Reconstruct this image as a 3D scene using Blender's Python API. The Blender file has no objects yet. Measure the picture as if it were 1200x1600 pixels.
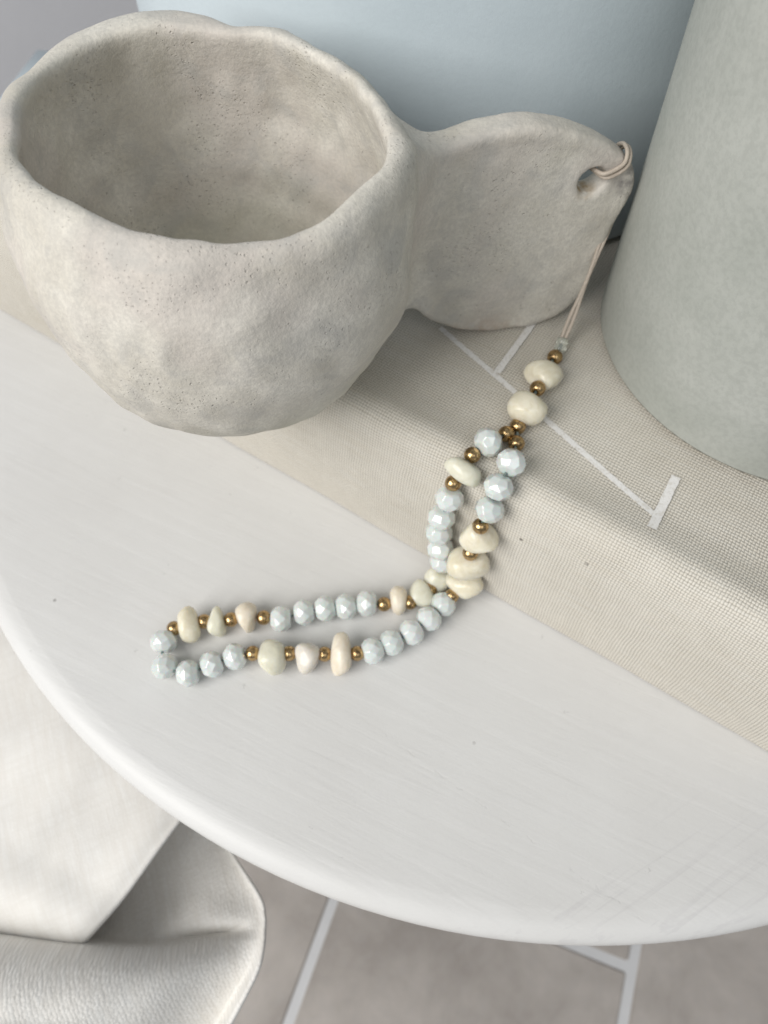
import bpy, bmesh, math, random
import numpy as np
from mathutils import Vector, Matrix
random.seed(7)
MM = 0.001
SC = bpy.context.scene
COL = SC.collection

# ------------------------------------------------------------------ camera
PITCH = math.radians(58.0); CAMH = 240.0; FPX = 1200.0
cam = bpy.data.objects.new("camera", bpy.data.cameras.new("camera"))
COL.objects.link(cam)
cam.location = (0, 0, CAMH * MM)
cam.rotation_euler = (math.radians(90) - PITCH, 0, 0)
cam.data.sensor_fit = 'HORIZONTAL'; cam.data.sensor_width = 36.0; cam.data.lens = 36.0
cam.data.clip_start = 0.01; cam.data.clip_end = 50
cam.data.dof.use_dof = True
cam.data.dof.focus_distance = 0.190
cam.data.dof.aperture_fstop = 20.0
SC.camera = cam

# ------------------------------------------------------------------ world and lamps
W = bpy.data.worlds.new("World"); SC.world = W; W.use_nodes = True
W.node_tree.nodes["Background"].inputs[0].default_value = (0.86, 0.93, 1.0, 1)
W.node_tree.nodes["Background"].inputs[1].default_value = 0.29
SC.view_settings.view_transform = 'Standard'; SC.view_settings.look = 'None'
SC.view_settings.gamma = 1.0; SC.view_settings.exposure = 0.0


def area(name, loc, target, sx, sy, power, col):
    l = bpy.data.lights.new(name, 'AREA'); l.shape = 'RECTANGLE'; l.size = sx; l.size_y = sy
    l.energy = power; l.color = col
    o = bpy.data.objects.new(name, l); COL.objects.link(o); o.location = loc
    o.rotation_euler = (Vector(target) - Vector(loc)).to_track_quat('-Z', 'Y').to_euler()
    return o


area("window_light", (-1.08, -0.64, 0.98), (0.0, 0.08, 0.0), 1.15, 1.15, 29.5, (1.0, 0.978, 0.945))
area("fill_light", (0.25, -0.60, 0.85), (0.1, 0.0, 0.0), 0.6, 0.6, 1.5, (0.97, 0.985, 1.0))  # added weak fill from front right, stands for no lamp of the room

# ------------------------------------------------------------------ projection: pixel of the 1200x1600 frame -> point (mm)
fw = np.array([0, math.cos(PITCH), -math.sin(PITCH)]); up = np.array([0, math.sin(PITCH), math.cos(PITCH)])
rt = np.array([1.0, 0, 0]); CAM = np.array([0, 0, CAMH])


def ray(x, y): return fw * FPX + rt * (x - 600) - up * (y - 800)


def at(x, y, z):
    d = ray(x, y); return CAM + d * (z - CAMH) / d[2]


# ------------------------------------------------------------------ helpers
def new_mesh(name, verts, faces, mat=None, smooth=True, parent=None, uvs=None):
    me = bpy.data.meshes.new(name)
    me.from_pydata([tuple(v) for v in verts], [], [tuple(f) for f in faces]); me.update()
    if uvs is not None:
        uv = me.uv_layers.new(name="UVMap")
        li = np.zeros(len(me.loops), dtype=np.int32); me.loops.foreach_get("vertex_index", li)
        uv.data.foreach_set("uv", np.asarray(uvs, dtype=np.float32)[li].ravel())
    if smooth: me.polygons.foreach_set("use_smooth", [True] * len(me.polygons))
    if mat: me.materials.append(mat)
    o = bpy.data.objects.new(name, me); COL.objects.link(o)
    if parent: o.parent = parent
    return o


def tag(o, label=None, cat=None, kind=None, group=None):
    if label: o["label"] = label
    if cat: o["category"] = cat
    if kind: o["kind"] = kind
    if group: o["group"] = group
    return o


def thing(name, label, cat, loc=(0, 0, 0)):
    o = bpy.data.objects.new(name, None); COL.objects.link(o); o.location = loc; o.empty_display_size = 0.02
    return tag(o, label, cat)


def lathe_data(prof, n, wob=None):
    V, F = [], []
    m = len(prof)
    for i in range(n):
        a = 2 * math.pi * i / n
        for (r, z) in prof:
            k = wob(a, r, z) if wob else 1.0
            V.append((r * k * math.cos(a), r * k * math.sin(a), z))
    for i in range(n):
        j = (i + 1) % n
        for q in range(m - 1):
            F.append((i * m + q, j * m + q, j * m + q + 1, i * m + q + 1))
    return V, F


def smooth_profile(pts, n=8):
    P = [np.array(p, float) for p in pts]; out = []
    for i in range(len(P) - 1):
        p0 = P[max(i - 1, 0)]; p1 = P[i]; p2 = P[i + 1]; p3 = P[min(i + 2, len(P) - 1)]
        for t in np.linspace(0, 1, n, endpoint=False):
            out.append(0.5 * (2 * p1 + (p2 - p0) * t + (2 * p0 - 5 * p1 + 4 * p2 - p3) * t * t + (3 * p1 - p0 - 3 * p2 + p3) * t ** 3))
    out.append(P[-1])
    return out


def tube(name, pts, r, mat, parent=None, seg=8, closed_ends=True):
    pts = [Vector(p) for p in pts]; V, F = [], []
    t0 = (pts[1] - pts[0]).normalized()
    nrm = t0.orthogonal().normalized()
    for i, p in enumerate(pts):
        t = (pts[min(i + 1, len(pts) - 1)] - pts[max(i - 1, 0)]).normalized()
        nrm = (nrm - t * nrm.dot(t)).normalized(); b = t.cross(nrm)
        for k in range(seg):
            a = 2 * math.pi * k / seg
            V.append(p + (nrm * math.cos(a) + b * math.sin(a)) * r)
    for i in range(len(pts) - 1):
        for k in range(seg):
            k2 = (k + 1) % seg
            F.append((i * seg + k, i * seg + k2, (i + 1) * seg + k2, (i + 1) * seg + k))
    if closed_ends:
        F.append(tuple(range(seg))[::-1]); F.append(tuple(range((len(pts) - 1) * seg, len(pts) * seg)))
    return new_mesh(name, V, F, mat, True, parent)


# ------------------------------------------------------------------ node material helper
class Mat:
    def __init__(self, name):
        self.m = bpy.data.materials.new(name); self.m.use_nodes = True
        self.nt = self.m.node_tree; self.N = self.nt.nodes; self.L = self.nt.links
        self.b = self.N["Principled BSDF"]
        self.tc = self.N.new("ShaderNodeTexCoord")

    def set(self, **kw):
        for k, v in kw.items():
            s = self.b.inputs[k.replace("_", " ")]
            if hasattr(v, "is_output"): self.L.new(v, s)
            else: s.default_value = v
        return self

    def node(self, typ, ins=None, **props):
        n = self.N.new(typ)
        for k, v in props.items(): setattr(n, k, v)
        for k, v in (ins or {}).items():
            s = n.inputs[k]
            if hasattr(v, "is_output"): self.L.new(v, s)
            else: s.default_value = v
        return n

    def coord(self, kind="Object", scale=(1, 1, 1), rot=(0, 0, 0), loc=(0, 0, 0)):
        n = self.node("ShaderNodeMapping", {"Vector": self.tc.outputs[kind], "Scale": scale, "Rotation": rot, "Location": loc})
        return n.outputs[0]

    def along(self, ang, sx, sy):
        v = self.node("ShaderNodeVectorRotate", {"Vector": self.tc.outputs["Object"], "Angle": -ang}, rotation_type='Z_AXIS').outputs[0]
        return self.node("ShaderNodeVectorMath", {0: v, 1: (sx, sy, 1)}, operation='MULTIPLY').outputs[0]

    def noise(self, vec, scale, detail=4, rough=0.55, dist=0.0, out="Fac"):
        n = self.node("ShaderNodeTexNoise", {"Vector": vec, "Scale": scale, "Detail": detail, "Roughness": rough, "Distortion": dist})
        return n.outputs[out]

    def voro(self, vec, scale, feature='F1', rand=1.0, out="Distance"):
        return self.node("ShaderNodeTexVoronoi", {"Vector": vec, "Scale": scale, "Randomness": rand}, feature=feature).outputs[out]

    def math(self, op, a, b=0.0, c=0.0, clamp=False):
        return self.node("ShaderNodeMath", {0: a, 1: b, 2: c}, operation=op, use_clamp=clamp).outputs[0]

    def ramp(self, fac, stops, interp='LINEAR'):
        n = self.node("ShaderNodeValToRGB", {"Fac": fac}); cr = n.color_ramp; cr.interpolation = interp
        while len(cr.elements) < len(stops): cr.elements.new(0.5)
        for e, (p, c) in zip(cr.elements, stops):
            e.position = p; e.color = (c, c, c, 1) if not hasattr(c, "__len__") else (*c, 1)
        return n.outputs[0]

    def mix(self, fac, a, b, mode='MIX'):
        n = self.node("ShaderNodeMix", data_type='RGBA', blend_type=mode)
        for s, v in ((n.inputs[0], fac), (n.inputs[6], a), (n.inputs[7], b)):
            if hasattr(v, "is_output"): self.L.new(v, s)
            elif hasattr(v, "__len__"): s.default_value = (*v, 1)
            else: s.default_value = v
        return n.outputs[2]

    def bump(self, h, dist, strength=1.0, normal=None):
        ins = {"Height": h, "Distance": dist, "Strength": strength}
        if normal is not None: ins["Normal"] = normal
        return self.node("ShaderNodeBump", ins).outputs[0]

    def blob(self, center, radii, rot=(0, 0, 0)):
        # soft ellipsoid mask in object coordinates (metres), 1 in the middle
        v = self.node("ShaderNodeVectorMath", {0: self.tc.outputs["Object"], 1: center}, operation='SUBTRACT').outputs[0]
        v = self.node("ShaderNodeMapping", {"Vector": v, "Rotation": rot}).outputs[0]
        v = self.node("ShaderNodeVectorMath", {0: v, 1: tuple(1.0 / r for r in radii)}, operation='MULTIPLY').outputs[0]
        d = self.node("ShaderNodeVectorMath", {0: v}, operation='LENGTH').outputs["Value"]
        return self.math('SUBTRACT', 1.0, d, clamp=True)


# ------------------------------------------------------------------ materials
def mat_paint():
    M = Mat("white_paint"); v = M.coord()
    big = M.noise(v, 9, 5, 0.6)
    col = M.mix(M.ramp(big, [(0.35, 0), (0.7, 1)]), (0.645, 0.635, 0.618), (0.71, 0.705, 0.692))
    vs = M.along(math.radians(-24), 0.07, 1.0)
    st = M.noise(vs, 260, 3, 0.6, 0.6)
    st2 = M.noise(M.along(math.radians(-30), 0.04, 1.0), 130, 3, 0.5, 0.8)
    # grey rub marks in streaks, only in patches
    patch = M.ramp(M.noise(v, 11, 2), [(0.5, 0), (0.66, 1)])
    rub = M.math('MULTIPLY', M.ramp(st2, [(0.56, 0), (0.68, 1)]), patch)
    e0 = at(1040, 1400, 0) * MM
    nearrim = M.blob((e0[0], e0[1], 0), (0.085, 0.028, 0.05), (0, 0, math.radians(-14)))
    rub2 = M.math('MULTIPLY', M.ramp(M.noise(M.along(math.radians(31), 0.035, 1.0), 420, 3, 0.55, 1.0), [(0.54, 0), (0.66, 1)]), M.math('MULTIPLY', nearrim, 1.6, clamp=True))
    col = M.mix(M.math('MULTIPLY', rub, 0.22), col, (0.55, 0.54, 0.55))
    col = M.mix(M.math('MULTIPLY', rub2, 0.2), col, (0.47, 0.45, 0.46))
    # specks
    sp = M.voro(v, 95)
    keep = M.ramp(M.noise(v, 60, 1), [(0.60, 0), (0.63, 1)])
    speck = M.math('MULTIPLY', M.math('LESS_THAN', sp, 0.055), keep)
    col = M.mix(M.math('MULTIPLY', speck, 0.6), col, (0.2, 0.19, 0.18))
    sp2 = M.voro(M.node("ShaderNodeVectorMath", {0: v, 1: M.node("ShaderNodeVectorMath", {0: M.noise(v, 700, 2, out="Color"), "Scale": 0.004}, operation='SCALE').outputs[0]}, operation='ADD').outputs[0], 150)
    chip = M.math('MULTIPLY', M.math('LESS_THAN', sp2, 0.085), M.ramp(M.noise(v, 75, 2), [(0.56, 0), (0.60, 1)]))
    col = M.mix(M.math('MULTIPLY', chip, 0.28), col, (0.36, 0.35, 0.335))
    # long hairline crack in the paint
    a = at(600, 1145, 0) * MM; b = at(1015, 1445, 0) * MM
    ang = math.atan2(b[1] - a[1], b[0] - a[0])
    loc = M.node("ShaderNodeVectorMath", {0: M.tc.outputs["Object"], 1: (a[0], a[1], 0)}, operation='SUBTRACT').outputs[0]
    loc = M.node("ShaderNodeVectorRotate", {"Vector": loc, "Angle": -ang}, rotation_type='Z_AXIS').outputs[0]
    sx = M.node("ShaderNodeSeparateXYZ", {0: loc})
    wob = M.math('MULTIPLY', M.math('SUBTRACT', M.noise(v, 260, 3), 0.5), 0.0035)
    dist = M.math('ABSOLUTE', M.math('ADD', sx.outputs[1], wob))
    L = float(np.linalg.norm((b - a)[:2]))
    inside = M.math('MULTIPLY', M.math('GREATER_THAN', sx.outputs[0], 0.0), M.math('LESS_THAN', sx.outputs[0], L))
    broken = M.ramp(M.noise(v, 330, 3), [(0.50, 0), (0.60, 1)])
    crack = M.math('MULTIPLY', M.math('MULTIPLY', M.math('SUBTRACT', 1.0, M.math('DIVIDE', dist, 0.00045), clamp=True), inside), broken)
    col = M.mix(M.math('MULTIPLY', crack, 0.13), col, (0.42, 0.41, 0.40))
    h = M.math('ADD', M.math('MULTIPLY', st, 0.45), M.math('MULTIPLY', st2, 0.55))
    h = M.math('SUBTRACT', h, M.math('ADD', M.math('MULTIPLY', crack, 0.14), M.math('MULTIPLY', chip, 0.35)))
    h = M.math('ADD', h, M.math('MULTIPLY', M.noise(v, 900, 2), 0.10))
    M.set(Base_Color=col, Roughness=0.42, Normal=M.bump(h, 0.0007, 0.42))
    M.b.inputs["Specular IOR Level"].default_value = 0.35
    return M.m


def mat_ceramic():
    M = Mat("pitted_clay"); v = M.coord()
    n1 = M.noise(v, 38, 5, 0.6, 0.4); n2 = M.noise(v, 85, 4, 0.6, 0.6); n3 = M.noise(M.coord(loc=(3, 1, 2)), 26, 3, 0.5)
    col = M.mix(M.ramp(n1, [(0.36, 0), (0.64, 1)]), (0.55, 0.515, 0.447), (0.72, 0.685, 0.615))
    col = M.mix(M.math('MULTIPLY', M.ramp(n3, [(0.46, 0), (0.60, 1)]), 0.65), col, (0.56, 0.507, 0.462))
    col = M.mix(M.math('MULTIPLY', M.ramp(n2, [(0.50, 0), (0.68, 1)]), 0.6), col, (0.465, 0.45, 0.42))
    fine = M.noise(v, 900, 3, 0.7)
    col = M.mix(M.math('MULTIPLY', M.ramp(fine, [(0.42, 1), (0.60, 0)]), 0.30), col, (0.42, 0.40, 0.37))
    # stains: grey smudge low on the bowl, dark nick at handle tip, rust at hole
    for c, r, rot, cc, k in STAINS:
        m = M.math('MULTIPLY', M.math('MULTIPLY', M.blob(c, r, rot), 1.6, clamp=True), M.ramp(M.noise(v, 330 if r[0] < 0.04 else 60, 3), [(0.33 if r[0] < 0.04 else 0.1, 0), (0.62 if r[0] < 0.04 else 0.45, 1)]))
        col = M.mix(M.math('MULTIPLY', m, k), col, cc)
    # pinholes, denser in patches
    vd = M.node("ShaderNodeVectorMath", {0: v, 1: M.node("ShaderNodeVectorMath", {0: M.noise(v, 500, 2, out="Color"), "Scale": 0.0012}, operation='SCALE').outputs[0]}, operation='ADD').outputs[0]
    dens = M.ramp(M.noise(M.coord(loc=(1, 5, 2)), 48, 3), [(0.42, 0.0), (0.62, 1)])
    p1 = M.voro(vd, 800); r1 = M.voro(vd, 800, out="Color")
    sel1 = M.math('GREATER_THAN', M.math('ADD', M.node("ShaderNodeSeparateColor", {0: r1}).outputs[0], M.math('MULTIPLY', dens, 0.5)), 1.22)
    pit1 = M.math('MULTIPLY', M.ramp(p1, [(0.10, 1), (0.30, 0)]), sel1)
    p2 = M.voro(vd, 1500); r2 = M.voro(vd, 1500, out="Color")
    sel2 = M.math('GREATER_THAN', M.math('ADD', M.node("ShaderNodeSeparateColor", {0: r2}).outputs[1], M.math('MULTIPLY', dens, 0.5)), 1.16)
    pit2 = M.math('MULTIPLY', M.ramp(p2, [(0.12, 1), (0.36, 0)]), sel2)
    pit = M.math('MAXIMUM', pit1, M.math('MULTIPLY', pit2, 0.7))
    col = M.mix(M.math('MULTIPLY', pit, 0.13), col, (0.30, 0.265, 0.225))
    h = M.math('ADD', M.math('MULTIPLY', M.noise(v, 260, 5, 0.65), 0.55), M.math('MULTIPLY', fine, 0.26))
    h = M.math('SUBTRACT', h, M.math('MULTIPLY', pit, 0.55))
    M.set(Base_Color=col, Roughness=0.72, Normal=M.bump(h, 0.0012, 0.55))
    M.b.inputs["Specular IOR Level"].default_value = 0.28
    return M.m


def mat_canvas():
    M = Mat("woven_canvas")
    uv = M.tc.outputs["UV"]
    wob = M.noise(uv, 55, 3, 0.6, out="Color")
    uvd = M.node("ShaderNodeVectorMath", {0: uv, 1: M.node("ShaderNodeVectorMath", {0: M.node("ShaderNodeVectorMath", {0: wob, 1: (0.5, 0.5, 0.5)}, operation='SUBTRACT').outputs[0], "Scale": 0.0020}, operation='SCALE').outputs[0]}, operation='ADD').outputs[0]
    s = M.node("ShaderNodeSeparateXYZ", {0: uvd})
    pu, pv = 0.00096, 0.00098
    U = M.math('DIVIDE', s.outputs[0], pu); Vv = M.math('DIVIDE', s.outputs[1], pv)
    su = M.math('ABSOLUTE', M.math('SINE', M.math('MULTIPLY', U, math.pi)))
    sv = M.math('ABSOLUTE', M.math('SINE', M.math('MULTIPLY', Vv, math.pi)))
    # plain weave: which thread is on top alternates
    par = M.math('MODULO', M.math('ADD', M.math('FLOOR', U), M.math('FLOOR', Vv)), 2.0)
    par = M.math('ABSOLUTE', par)
    over_u = M.math('MULTIPLY', su, M.math('ADD', 0.55, M.math('MULTIPLY', sv, 0.45)))
    over_v = M.math('MULTIPLY', sv, M.math('ADD', 0.55, M.math('MULTIPLY', su, 0.45)))
    h = M.math('ADD', M.math('MULTIPLY', over_u, par), M.math('MULTIPLY', over_v, M.math('SUBTRACT', 1.0, par)))
    slub = M.noise(M.node("ShaderNodeMapping", {"Vector": uv, "Scale": (1, 30, 1)}).outputs[0], 45, 2)
    slub2 = M.noise(M.node("ShaderNodeMapping", {"Vector": uv, "Scale": (30, 1, 1)}).outputs[0], 45, 2)
    big = M.noise(uv, 14, 4, 0.6)
    base = M.mix(M.ramp(big, [(0.35, 0), (0.68, 1)]), (0.62, 0.575, 0.495), (0.725, 0.685, 0.61))
    base = M.mix(M.math('MULTIPLY', M.ramp(slub, [(0.4, 0), (0.65, 1)]), 0.42), base, (0.72, 0.70, 0.65))
    base = M.mix(M.math('MULTIPLY', M.ramp(slub2, [(0.4, 0), (0.65, 1)]), 0.10), base, (0.47, 0.43, 0.365))
    holes = M.ramp(h, [(0.10, 1), (0.52, 0)])
    hk = M.math('MULTIPLY', holes, M.math('ADD', 0.12, M.math('MULTIPLY', M.noise(uv, 120, 4, 0.65), 1.1)))
    col = M.mix(hk, base, (0.265, 0.235, 0.185))
    sp = M.voro(uv, 62); keep = M.ramp(M.noise(uv, 40, 1), [(0.58, 0), (0.60, 1)])
    speck = M.math('MULTIPLY', M.math('LESS_THAN', sp, 0.050), keep)
    col = M.mix(M.math('MULTIPLY', speck, 0.75), col, (0.10, 0.085, 0.07))
    hh = M.math('ADD', h, M.math('MULTIPLY', M.noise(uv, 1600, 2), 0.35))
    # rough cloth with thread bump and a faint sheen
    M.set(Base_Color=col, Roughness=0.85, Normal=M.bump(hh, 0.00030, 0.75))
    M.b.inputs["Specular IOR Level"].default_value = 0.2
    M.b.inputs["Sheen Weight"].default_value = 0.12
    return M.m


def mat_print():
    M = Mat("white_print"); v = M.coord()
    n = M.noise(v, 1500, 2, 0.6)
    col = M.mix(M.ramp(n, [(0.30, 0), (0.5, 1)]), (0.66, 0.64, 0.61), (0.78, 0.765, 0.745))
    w_ = M.noise(v, 700, 3, 0.7)
    col = M.mix(M.math('MULTIPLY', M.ramp(w_, [(0.52, 0), (0.66, 1)]), 0.55), col, (0.56, 0.52, 0.455))
    M.set(Base_Color=col, Roughness=0.7, Normal=M.bump(n, 0.0002, 0.3))
    return M.m


def mat_glaze(name, c1, c2, rough, spec=0.3, grain=0.12, bscale=160, streak=False):
    M = Mat(name); v = M.coord()
    n = M.noise(v, 30, 5, 0.6)
    col = M.mix(M.ramp(n, [(0.36, 0), (0.66, 1)]), c1, c2)
    f = M.noise(v, 650, 3, 0.65)
    col = M.mix(M.math('MULTIPLY', M.ramp(f, [(0.38, 1), (0.58, 0)]), grain), col, tuple(x * 0.6 for x in c1))
    if streak:
        s = M.noise(M.coord(scale=(1, 1, 0.12)), 90, 3, 0.5)
        col = M.mix(M.math('MULTIPLY', M.ramp(s, [(0.52, 0), (0.72, 1)]), 0.18), col, tuple(x * 0.75 for x in c1))
    h = M.math('ADD', M.math('MULTIPLY', M.noise(v, bscale, 4, 0.6), 0.6), M.math('MULTIPLY', f, 0.25))
    M.set(Base_Color=col, Roughness=rough, Normal=M.bump(h, 0.0007, 0.35))
    M.b.inputs["Specular IOR Level"].default_value = spec
    return M.m


def mat_stone(name, c1, c2, c3):
    M = Mat(name); v = M.coord()
    oi = M.node("ShaderNodeObjectInfo").outputs["Random"]
    vv = M.node("ShaderNodeVectorMath", {0: v, 1: M.node("ShaderNodeCombineXYZ", {0: oi, 1: oi, 2: oi}).outputs[0]}, operation='ADD').outputs[0]
    n = M.noise(vv, 240, 4, 0.55, 1.2)
    col = M.mix(M.ramp(n, [(0.36, 0), (0.66, 1)]), c1, c2)
    veins = M.noise(M.node("ShaderNodeMapping", {"Vector": vv, "Scale": (1, 0.25, 1), "Rotation": (0.3, 0.6, 0.4)}).outputs[0], 520, 4, 0.65, 2.0)
    col = M.mix(M.math('MULTIPLY', M.ramp(veins, [(0.54, 0), (0.70, 1)]), 0.40), col, c3)
    h = M.math('ADD', M.noise(vv, 420, 3, 0.55), M.math('MULTIPLY', M.noise(vv, 2200, 2), 0.12))
    M.set(Base_Color=col, Roughness=M.ramp(veins, [(0.3, 0.13), (0.7, 0.28)]), Normal=M.bump(h, 0.0005, 0.22))
    M.set(Subsurface_Weight=0.7, Subsurface_Scale=0.004)
    M.b.inputs["Subsurface Radius"].default_value = (1.0, 0.9, 0.65)
    M.b.inputs["Specular IOR Level"].default_value = 0.45
    return M.m


def mat_opal():
    M = Mat("opal_glass"); v = M.coord()
    oi = M.node("ShaderNodeObjectInfo").outputs["Random"]
    n = M.noise(v, 260, 2)
    a = M.mix(oi, (0.61, 0.665, 0.635), (0.68, 0.725, 0.705))
    col = M.mix(M.math('MULTIPLY', n, 0.5), a, (0.73, 0.765, 0.755))
    M.set(Base_Color=col, Roughness=0.07, Subsurface_Weight=0.35, Subsurface_Scale=0.002)
    M.b.inputs["Specular IOR Level"].default_value = 0.9
    M.b.inputs["IOR"].default_value = 1.58
    M.b.inputs["Coat Weight"].default_value = 0.6
    M.b.inputs["Coat Roughness"].default_value = 0.06
    return M.m


def mat_gold():
    M = Mat("antique_gold"); v = M.coord()
    oi = M.node("ShaderNodeObjectInfo").outputs["Random"]
    vv = M.node("ShaderNodeVectorMath", {0: v, 1: M.node("ShaderNodeCombineXYZ", {0: oi, 1: oi, 2: oi}).outputs[0]}, operation='ADD').outputs[0]
    n = M.noise(vv, 900, 4, 0.7, 0.5)
    wear = M.ramp(n, [(0.50, 0), (0.64, 1)])
    col = M.mix(wear, (0.52, 0.36, 0.18), (0.18, 0.115, 0.06))
    M.set(Base_Color=col, Metallic=1.0, Roughness=M.ramp(n, [(0.4, 0.10), (0.66, 0.34)]), Normal=M.bump(n, 0.0003, 0.35))
    return M.m


def mat_cord():
    M = Mat("waxed_cord"); v = M.coord()
    n = M.noise(v, 1400, 2)
    col = M.mix(n, (0.40, 0.335, 0.27), (0.56, 0.49, 0.415))
    M.set(Base_Color=col, Roughness=0.5, Normal=M.bump(n, 0.0003, 0.5))
    return M.m


def mat_thread():
    M = Mat("dark_thread"); M.set(Base_Color=(0.16, 0.20, 0.19, 1), Roughness=0.35); return M.m


def mat_clear():
    M = Mat("clear_bead_glass")
    n = M.noise(M.coord(), 600, 2)
    M.set(Base_Color=M.mix(n, (0.72, 0.74, 0.66), (0.84, 0.86, 0.80)), Roughness=0.12, Transmission_Weight=0.75)
    return M.m


def mat_linen(name, weave):
    M = Mat(name)
    uv = M.tc.outputs["UV"]
    wob = M.noise(uv, 70, 3, 0.6, out="Color")
    uvd = M.node("ShaderNodeVectorMath", {0: uv, 1: M.node("ShaderNodeVectorMath", {0: wob, "Scale": 0.0014}, operation='SCALE').outputs[0]}, operation='ADD').outputs[0]
    s = M.node("ShaderNodeSeparateXYZ", {0: uvd})
    U = M.math('DIVIDE', s.outputs[0], 0.00118); Vv = M.math('DIVIDE', s.outputs[1], 0.00118)
    su = M.math('ABSOLUTE', M.math('SINE', M.math('MULTIPLY', U, math.pi)))
    sv = M.math('ABSOLUTE', M.math('SINE', M.math('MULTIPLY', Vv, math.pi)))
    par = M.math('ABSOLUTE', M.math('MODULO', M.math('ADD', M.math('FLOOR', U), M.math('FLOOR', Vv)), 2.0))
    h = M.math('ADD', M.math('MULTIPLY', su, par), M.math('MULTIPLY', sv, M.math('SUBTRACT', 1.0, par)))
    def thr(sx, sy, d=2):
        return M.noise(M.node("ShaderNodeMapping", {"Vector": uvd, "Scale": (sx, sy, 1)}).outputs[0], 1.0, d, 0.6)
    tu, tv = thr(1000, 300), thr(300, 1000)
    vz = M.node('ShaderNodeTexVoronoi', {'Vector': uvd, 'Scale': 820.0, 'Randomness': 0.55}).outputs['Distance']
    weft = M.math('ADD', M.math('MULTIPLY', M.math('MAXIMUM', tu, tv), 0.35), M.math('MULTIPLY', M.math('SUBTRACT', 0.75, vz), 0.65 * (0.4 + 0.6 * weave)))
    su_, sv_ = thr(480, 45, 3), thr(45, 480, 3)
    col = M.mix(M.ramp(su_, [(0.40, 0), (0.66, 1)]), (0.80, 0.775, 0.735), (0.85, 0.835, 0.805))
    col = M.mix(M.math('MULTIPLY', M.ramp(sv_, [(0.45, 0), (0.68, 1)]), 0.4), col, (0.76, 0.735, 0.69))
    col = M.mix(M.math('MULTIPLY', M.ramp(weft, [(0.25, 1), (0.48, 0)]), 0.16), col, (0.56, 0.53, 0.48))
    hh = M.math('ADD', M.math('MULTIPLY', h, 0.06 * weave), M.math('ADD', M.math('MULTIPLY', weft, 1.3), M.math('MULTIPLY', M.math('ADD', su_, sv_), 0.12)))
    M.set(Base_Color=col, Roughness=0.85, Normal=M.bump(hh, 0.0004, 0.3 + 0.35 * weave, M.bump(M.noise(M.node('ShaderNodeMapping', {'Vector': uvd, 'Scale': (1, 0.7, 1), 'Rotation': (0, 0, 0.9)}).outputs[0], 24, 2, 0.5, 0.5), 0.006, 0.22)))
    M.b.inputs["Sheen Weight"].default_value = 0.1
    M.b.inputs["Specular IOR Level"].default_value = 0.2
    return M.m


def mat_tile():
    M = Mat("taupe_stone_tile"); v = M.coord()
    oi = M.node("ShaderNodeObjectInfo").outputs["Random"]
    vv = M.node("ShaderNodeVectorMath", {0: v, 1: M.node("ShaderNodeCombineXYZ", {0: oi, 1: oi, 2: oi}).outputs[0]}, operation='ADD').outputs[0]
    n = M.noise(vv, 16, 6, 0.65, 0.3)
    col = M.mix(M.ramp(n, [(0.36, 0), (0.66, 1)]), (0.34, 0.306, 0.278), (0.47, 0.43, 0.395))
    col = M.mix(M.math('MULTIPLY', M.ramp(M.noise(vv, 120, 4), [(0.45, 0), (0.7, 1)]), 0.4), col, (0.40, 0.37, 0.35))
    M.set(Base_Color=col, Roughness=0.6, Normal=M.bump(n, 0.002, 0.3))
    return M.m


def mat_plain(name, c1, c2, rough=0.8, scale=20):
    M = Mat(name); v = M.coord(); n = M.noise(v, scale, 5, 0.6)
    M.set(Base_Color=M.mix(n, c1, c2), Roughness=rough, Normal=M.bump(M.noise(v, scale * 12, 3), 0.001, 0.2))
    return M.m


# ================================================================== SETTING
FZ = -420.0
m_grout = mat_plain("grout", (0.58, 0.58, 0.585), (0.68, 0.68, 0.685), 0.85, 60)
fl = new_mesh("floor", [(-3, -2, FZ * MM), (3, -2, FZ * MM), (3, 3, FZ * MM), (-3, 3, FZ * MM)], [(0, 1, 2, 3)], m_grout, False)
tag(fl, kind="structure")
m_tile = mat_tile()
TANG = math.radians(69.5); GW = 7.6; TW = 224.0; TL = 455.0
bm = bmesh.new(); bmesh.ops.create_cube(bm, size=1.0)
bmesh.ops.scale(bm, vec=((TL - GW) * MM, (TW - GW) * MM, 0.008), verts=bm.verts)
bmesh.ops.bevel(bm, geom=[e for e in bm.edges], offset=0.0012, segments=2, affect='EDGES')
tile_me = bpy.data.meshes.new("floor_tile"); bm.to_mesh(tile_me); bm.free(); tile_me.materials.append(m_tile)
ea = np.array([math.cos(TANG), math.sin(TANG)]); eb = np.array([math.sin(TANG), -math.cos(TANG)])
o0 = at(1000 - 15, 1530, FZ)[:2]        # a point on the joint nearest the lower right corner
j0 = at(985, 1513, FZ)[:2]              # end of the cross joint that meets it
for i in range(-4, 4):
    for k in range(-2, 3):
        off = 0.0 if i == -1 else (TL * 0.5 if i % 2 == 0 else 0.0)
        c = o0 + eb * (i + 0.5) * TW + ea * ((k + 0.5) * TL + off + float((j0 - o0) @ ea))
        if abs(c[0]) > 800 or c[1] > 760 or c[1] < -620: continue
        t = bpy.data.objects.new("floor_tile", tile_me); COL.objects.link(t); t.parent = fl
        t.location = (c[0] * MM, c[1] * MM, FZ * MM - 0.0026); t.rotation_euler = (0, 0, TANG)

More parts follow.
